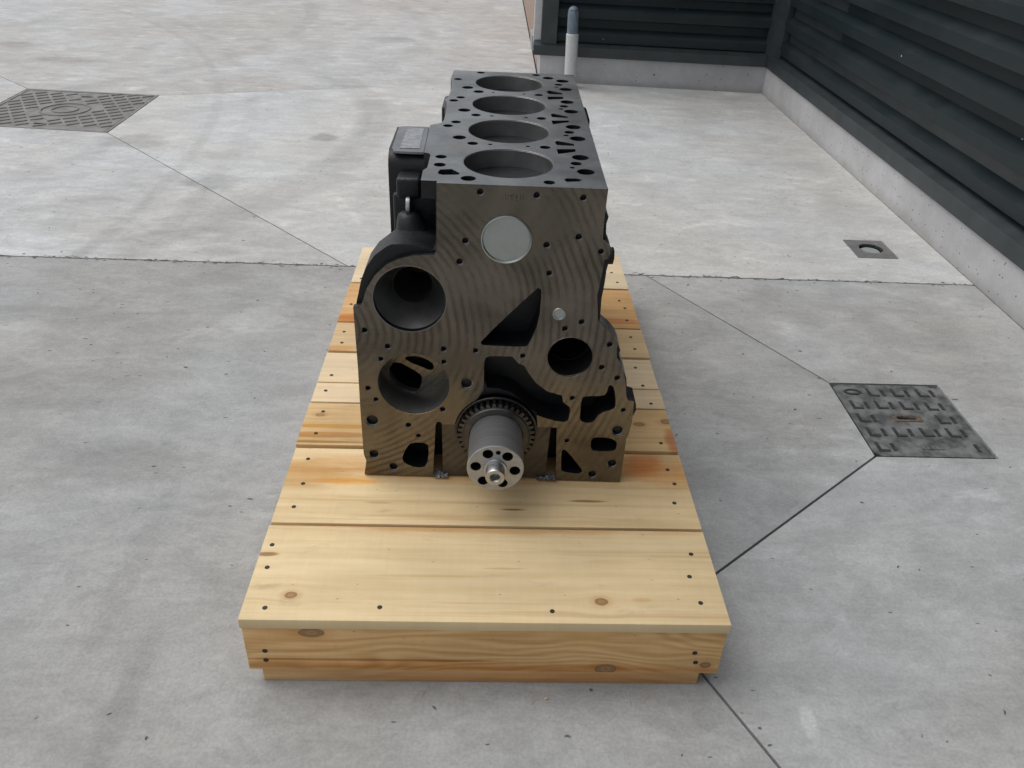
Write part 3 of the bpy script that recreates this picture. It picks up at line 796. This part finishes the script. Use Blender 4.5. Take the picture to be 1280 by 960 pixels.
# deck
deck_o = [(.2773, .010), (.2763, .0589), (.2823, .074), (.2819, .1405), (.2792, .1508), (.2694, .1557), (.2656, .3291), (.2704, .3335), (.2861, .3479), (.29, .3675), (.2895, .45), (.2875, .4851), (.2851, .5123), (.2803, .5284), (.2870, .5527), (.2887, .6247), (.2863, .6882), (.2813, .7207), (.283, .812), (.5755, .812), (.5779, .010)]
dh = [[.3495, .7970, .0097], [.2983, .7209, .0096], [.3245, .643, .0126], [.3503, .6088, .0118], [.3829, .6067, .0035], [.3133, .5519, .0094], [.3, .5235, .0098], [.326, .4481, .0128], [.3514, .4138, .0099], [.3833, .4113, .004], [.3142, .3575, .0098], [.3003, .3292, .0097], [.3262, .2543, .0125], [.3523, .22, .0100], [.3844, .2175, .0041], [.3008, .1353, .0101], [.3017, .0917, .0103], [.3527, .0274, .0125], [.4825, .7942, .0098], [.5105, .7667, .013], [.5433, .7407, .0150], [.5329, .703, .0094], [.5263, .6798, .0047], [.5467, .6602, .0145], [.4835, .5985, .0095], [.451, .6018, .0035], [.5432, .5459, .0146], [.5343, .5089, .0094], [.5271, .4861, .0051], [.5471, .4678, .0146], [.4834, .4065, .0098], [.4525, .4081, .004], [.5442, .3521, .0148], [.5341, .3149, .0096], [.527, .2935, .0051], [.5478, .2744, .0150], [.4842, .2121, .0098], [.4527, .2138, .0039], [.5447, .1592, .0150], [.5348, .1246, .0098], [.5269, .1014, .0046], [.5484, .0815, .0150], [.4845, .0218, .0096]]
dp = [[(.3027, .0537), (.3051, .0656), (.3226, .0697), (.336, .0517), (.3352, .0449), (.3103, .0412), (.3038, .0451)],
      [(.5024, .6319), (.5088, .6416), (.5351, .6248), (.536, .6128), (.5077, .6132)], [(.5037, .5862), (.5362, .5889), (.5354, .5735), (.5043, .5629)],
      [(.5045, .4398), (.5094, .4456), (.5372, .4271), (.5354, .4188), (.507, .4208)], [(.5044, .3926), (.5368, .3972), (.5376, .3875), (.5061, .3687)],
      [(.5045, .2459), (.5086, .254), (.5375, .2393), (.5369, .2293), (.5074, .2297)], [(.5061, .2028), (.5378, .2067), (.5374, .1931), (.5073, .177)],
      [(.5103, .0369), (.514, .0439), (.5295, .0449), (.538, .0406), (.5331, .0335), (.5143, .0288)]]
BOX, BOY, BP, BRAD = .41792, .11486, .19428, .07717
bores = [circle(BOX, BOY + k * BP, BRAD, 72) for k in range(4)]
def by_top(f):
    return 0 if f.normal.z > .9 else 1
epart('deck', plate_bm(deck_o, [circle(x, y, r, 20) for x, y, r in dh] + [offset_poly(p, .0012) for p in dp] + bores, H - .030, H, 'z'), ['deck', 'casting'], choose=by_top)
for k in range(4):
    c = (BOX, BOY + k * BP, 0)
    epart('cylinder_bore', lathe_bm([(BRAD + .0012, H + .0004), (BRAD - .0004, H - .0016), (BRAD - .0006, H - .1755)], c, 'z', 72), 'bore')
    epart('bore_floor', lathe_bm([(BRAD + .003, .4262), (.001, .4261)], c, 'z', 40), 'casting')

# left flank: oil cooler housing with its number pad, bosses, plug
hprof = [(.327, .37), (.327, H - .010), (.320, H - .0035)]
for t in range(0, 91, 15):
    hprof.append((.1575 + .030 - .030 * math.sin(math.radians(t)), H - .0035 - .030 + .030 * math.cos(math.radians(t))))
hprof.append((.1575, .37))
bm = plate_bm(hprof, [], .2035, .302, 'x')
for v in bm.verts:                                           # taper the outer flank so its edge is not razor square
    if abs(v.co.x - .2035) < 1e-5 and v.co.y < .19:
        v.co.y += .012; v.co.z -= .003
epart('side_housing', bm, 'casting', angle=.8)
pad = [(.2075, .3165), (.216, .3225), (.2640, .3235), (.2680, .163), (.2160, .1640), (.2100, .1830)]
po = epart('number_pad', plate_bm(pad, [], H - .006, H - .0022, 'z'), 'deck')
epart('name_plate', plate_bm([(.2245, .3100), (.2560, .3110), (.2590, .1830), (.2240, .1820)], [], H - .0022, H - .0014, 'z'), 'pad_plate', po, loc=(0, 0, 0))
epart('side_boss', box_bm(.2225, .266, .118, .162, .528, .566, .007, 3), 'casting', angle=1.2)
epart('side_boss', box_bm(.213, .300, .142, .160, .42, .53, .006, 2), 'casting', angle=1.2)
lob = lathe_bm([(.001, .508), (.013, .507), (.0205, .501), (.0250, .489), (.0300, .474), (.0375, .458), (.0440, .447), (.0470, .436)], (0, 0, 0), 'z', 36)
for v in lob.verts:
    k = (v.co.z - .436) / .072
    v.co.x = .2475 + v.co.x * (1.0 - .10 * k) + .004 * math.sin(k * 5)
    v.co.y = .1165 + v.co.y * .9 - .010 * (1 - k)
epart('side_boss', lob, 'casting', angle=1.2)
epart('side_plug', lathe_bm([(.001, .2475), (.018, .2475), (.021, .2465), (.0215, .2440), (.0215, .2400), (.001, .2395)], (0, .125, .513), 'x', 28), 'bright')
for y0, y1, x0 in ((.50, .56, .279), (.60, .70, .268), (.37, .47, .283)):
    epart('side_boss', box_bm(x0, .300, y0, y1, .45, H - .032, .008, 3), 'casting', angle=1.2)
epart('side_boss', box_bm(.57, .592, .50, .60, .50, H - .02, .008, 3), 'casting', angle=1.2)
epart('plug_bolt', lathe_bm([(.001, .6055), (.0135, .6055), (.0150, .6040), (.0150, .590)], (0, .045, .467), 'x', 6), 'casting', angle=.3)

# pocket details in the front face
epart('core_plug', lathe_bm([(.0428, .0005), (.0422, -.0022), (.0405, -.0030), (.0392, -.0012), (.0385, .0012), (.0002, .0014)], (PLUG[0], 0, PLUG[1]), 'y', 56), 'plug')
epart('core_plug', lathe_bm([(.0121, .0), (.0112, -.0016), (.0095, -.0016), (.0085, .0004), (.0002, .0006)], (SPLUG[0], 0, SPLUG[1]), 'y', 28), 'plug')
epart('bore_cone', lathe_bm([(BU[2] + .003, .008), (BU[2] - .001, .0155), (.036, .059), (.0348, .062), (.0346, .20), (.001, .201)], (BU[0], 0, BU[1]), 'y', 64), 'cone')
epart('bore_edge', lathe_bm([(BU[2], .0), (BU[2] + .0016, -.0004), (BU[2] + .0002, .0016)], (BU[0], 0, BU[1]), 'y', 64), 'chamfer')
epart('bore_edge', lathe_bm([(BR[2] - .0004, .0030), (BR[2] + .0014, -.0004), (BR[2] + .0016, -.0001)], (BR[0], 0, BR[1]), 'y', 56), 'chamfer')
epart('bore_lining', lathe_bm([(BR[2] - .0008, .0030), (BR[2] - .0008, .20), (.001, .201)], (BR[0], 0, BR[1]), 'y', 56), 'gear')
epart('bore_lining', lathe_bm([(BLo[2] + .0014, -.0004), (BLo[2] - .0004, .0026), (BLo[2] - .0006, .0695)], (BLo[0], 0, BLo[1]), 'y', 64), 'bore')
kid1 = smooth_poly([(.2147, .2259), (.2596, .1986), (.2664, .1862), (.2585, .1570), (.2441, .1545), (.2180, .1680), (.2030, .1879), (.2010, .2046)], 1)
kid2 = smooth_poly([(.2289, .2325), (.257, .2376), (.2847, .2244), (.2898, .2101), (.2809, .2044), (.2634, .2133), (.246, .2196)], 1)
epart('bore_web', plate_bm(circle(BLo[0], BLo[1], BLo[2] - .0002, 64), [kid1, kid2], .0695, .085), ['face', 'casting'], choose=by_front)
epart('bore_web', plate_bm(circle(BLo[0], BLo[1], BLo[2] - .004, 40), [], .16, .17), 'casting')
src = None
for x, z, r in holes + big:
    rr = r
    if src is None:
        src = epart('threaded_hole', lathe_bm([(1.22, -.03), (.85, .25), (.80, 2.6), (.02, 2.9)], (0, 0, 0), 'y', 18), 'chamfer')
        src.location = EO + Vector((x, 0, z)); src.scale = (rr, rr, rr)
    else:
        inst('threaded_hole', src, EB, EO + Vector((x, 0, z)), (rr, rr * (1.0 if r < .008 else .8), rr))
# stamped number: shallow strokes, too worn to read
for i, (x, z, w_, h_) in enumerate([(.4135, .5825, .0012, .010), (.4175, .5815, .0012, .011), (.4205, .5845, .005, .0012), (.4225, .581, .0012, .011), (.4255, .5835, .0012, .010), (.4285, .5830, .0045, .0012), (.4315, .5820, .0012, .011), (.4375, .5830, .0012, .009), (.4420, .5835, .0012, .009)]):
    epart('stamped_stroke', box_bm(x, x + w_, -.0004, .001, z - h_ / 2, z + h_ / 2), 'cap_face')

# main bearing cap with crankshaft
epart('bearing_cap', plate_bm([(.3090, .0015), (.3075, .1265), (.5160, .1265), (.5120, .0015)], [circle(CX, CZ - .002, .05, 32)] if False else [], .004, .062), ['cap_face', 'casting'], choose=by_front)
crank = epart('crankshaft', lathe_bm([(.0500, .003), (.0500, -.030), (.0506, -.0315), (.0506, -.1060), (.0513, -.1075), (.0513, -.1140), (.0500, -.1150)], (CX, 0, CZ), 'y', 64), 'turned')
fh_c = [circle(CX + .0355 * math.cos(math.radians(a)), CZ + .0355 * math.sin(math.radians(a)), .0098, 20) for a in (113, 53, -5, -67, -127, 173)]
fh_c.append(circle(CX + .0365 * math.cos(math.radians(83)), CZ + .0365 * math.sin(math.radians(83)), .0045, 14))
epart('flange_face', plate_bm(circle(CX, CZ, .0500, 64), fh_c, -.1150, -.098), ['flange', 'gear'], crank, choose=by_front, loc=(0, 0, 0))
epart('flange_recess', plate_bm(circle(CX, CZ, .0495, 40), [], -.0905, -.0900), 'hole', crank, loc=(0, 0, 0))
epart('crank_nose', lathe_bm([(.0215, -.1152), (.0205, -.1180), (.0175, -.1185), (.0175, -.1395), (.0165, -.1412), (.0098, -.1412), (.0078, -.1385), (.0078, -.1240), (.001, -.1238)], (CX, 0, CZ), 'y', 40), 'bright', crank, loc=(0, 0, 0))
# toothed ring
bm = bmesh.new()
NT = 38
prof = []
for i in range(NT):
    a = 2 * math.pi * i / NT
    for da, r in ((-.42, .0655), (-.22, .0738), (.16, .0738), (.36, .0655)):
        t = a + da * 2 * math.pi / NT
        prof.append((CX + r * math.cos(t), CZ + r * math.sin(t)))
plate_bm(prof, [], -.016, .003, 'y', bm)
epart('toothed_ring', bm, 'gear', crank, loc=(0, 0, 0), angle=.3)
epart('seal_ring', lathe_bm([(.0700, .003), (.0775, .003), (.0790, -.002), (.0785, -.003), (.0755, -.003), (.0745, .002)], (CX, 0, CZ), 'y', 64), 'gear')
epart('seal_collar', lathe_bm([(.0640, -.0162), (.0625, -.0185), (.0520, -.0190), (.0500, -.0150)], (CX, 0, CZ), 'y', 56), 'gear', crank, loc=(0, 0, 0))

# crumpled clear film showing under the block between the feet
for x0, x1, sd_ in ((.290, .318, 1), (.495, .535, 2)):
    rf = random.Random(sd_)
    bm = bmesh.new()
    nx, ny = 12, 6
    g = [[bm.verts.new((x0 + (x1 - x0) * i / nx, -.006 + .022 * j / ny + rf.uniform(-.002, .002), .0006 + rf.uniform(0, .007))) for j in range(ny + 1)] for i in range(nx + 1)]
    for i in range(nx):
        for j in range(ny):
            bm.faces.new([g[i][j], g[i + 1][j], g[i + 1][j + 1], g[i][j + 1]])
    epart('film_scrap', bm, 'wrap', angle=.1)

# ------------------------------------------------------------------ litter
def litter(name, m, n, region, size, label, cat, seed, avoid=True):
    rl = random.Random(seed)
    bm = bmesh.new()
    k = 0
    while k < n:
        x, y = rl.uniform(*region[0]), rl.uniform(*region[1])
        if avoid and -.03 < x < .83 and -.01 < y < 1.5:
            continue
        if y > 4.3 and x > .6:
            continue
        L, w_ = rl.uniform(*size), rl.uniform(.0012, .0028)
        a = rl.uniform(0, math.pi); d = Vector((math.cos(a), math.sin(a), 0)); q = Vector((-d.y, d.x, 0))
        c = Vector((x, y, .0005)); bend = rl.uniform(-.3, .3) * L
        pts = [c - d * L / 2, c + q * bend * .5 + Vector((0, 0, rl.uniform(.001, .003))), c + d * L / 2]
        top = [bm.verts.new(p + q * w_ / 2 + Vector((0, 0, .001))) for p in pts]
        bot = [bm.verts.new(p - q * w_ / 2) for p in pts]
        for i in range(2):
            bm.faces.new([bot[i], bot[i + 1], top[i + 1], top[i]])
        k += 1
    o = mesh_obj(name, bm, M[m])
    o['kind'] = 'stuff'
    tag(o, label, cat)
    return o
litter('litter', 'fleck', 170, ((-2.4, 2.05), (-.35, 4.3)), (.003, .011), 'tiny dark twigs and specks scattered over the concrete', 'litter', 5)
def joint_crumbs():
    rl = random.Random(21)
    bm = bmesh.new()
    for k in range(520):
        x = rl.uniform(-2.2, 2.08)
        if -.01 < x < .81:
            continue
        y = tj(x) + rl.gauss(0, .007); sz = rl.uniform(.0015, .006)
        c = Vector((x, y, 0)); n = 4
        base = [bm.verts.new(c + Vector((math.cos(6.283 * i / n + k) * sz * rl.uniform(.6, 1.3) * 1.7, math.sin(6.283 * i / n + k) * sz * rl.uniform(.6, 1.2), .0002))) for i in range(n)]
        top = bm.verts.new(c + Vector((0, 0, sz * .5)))
        for i in range(n):
            bm.faces.new([base[i], base[(i + 1) % n], top])
    o = mesh_obj('joint_crumbs', bm, M['crumb'])
    o['kind'] = 'stuff'
    tag(o, 'grey crumbs of broken mortar along the long joint across the concrete', 'crumbs')
joint_crumbs()
litter('wood_shavings', 'splinter', 6, ((.25, .80), (-.035, -.008)), (.006, .022), 'pale wood splinters on the concrete along the front of the pallet', 'wood shavings', 9)
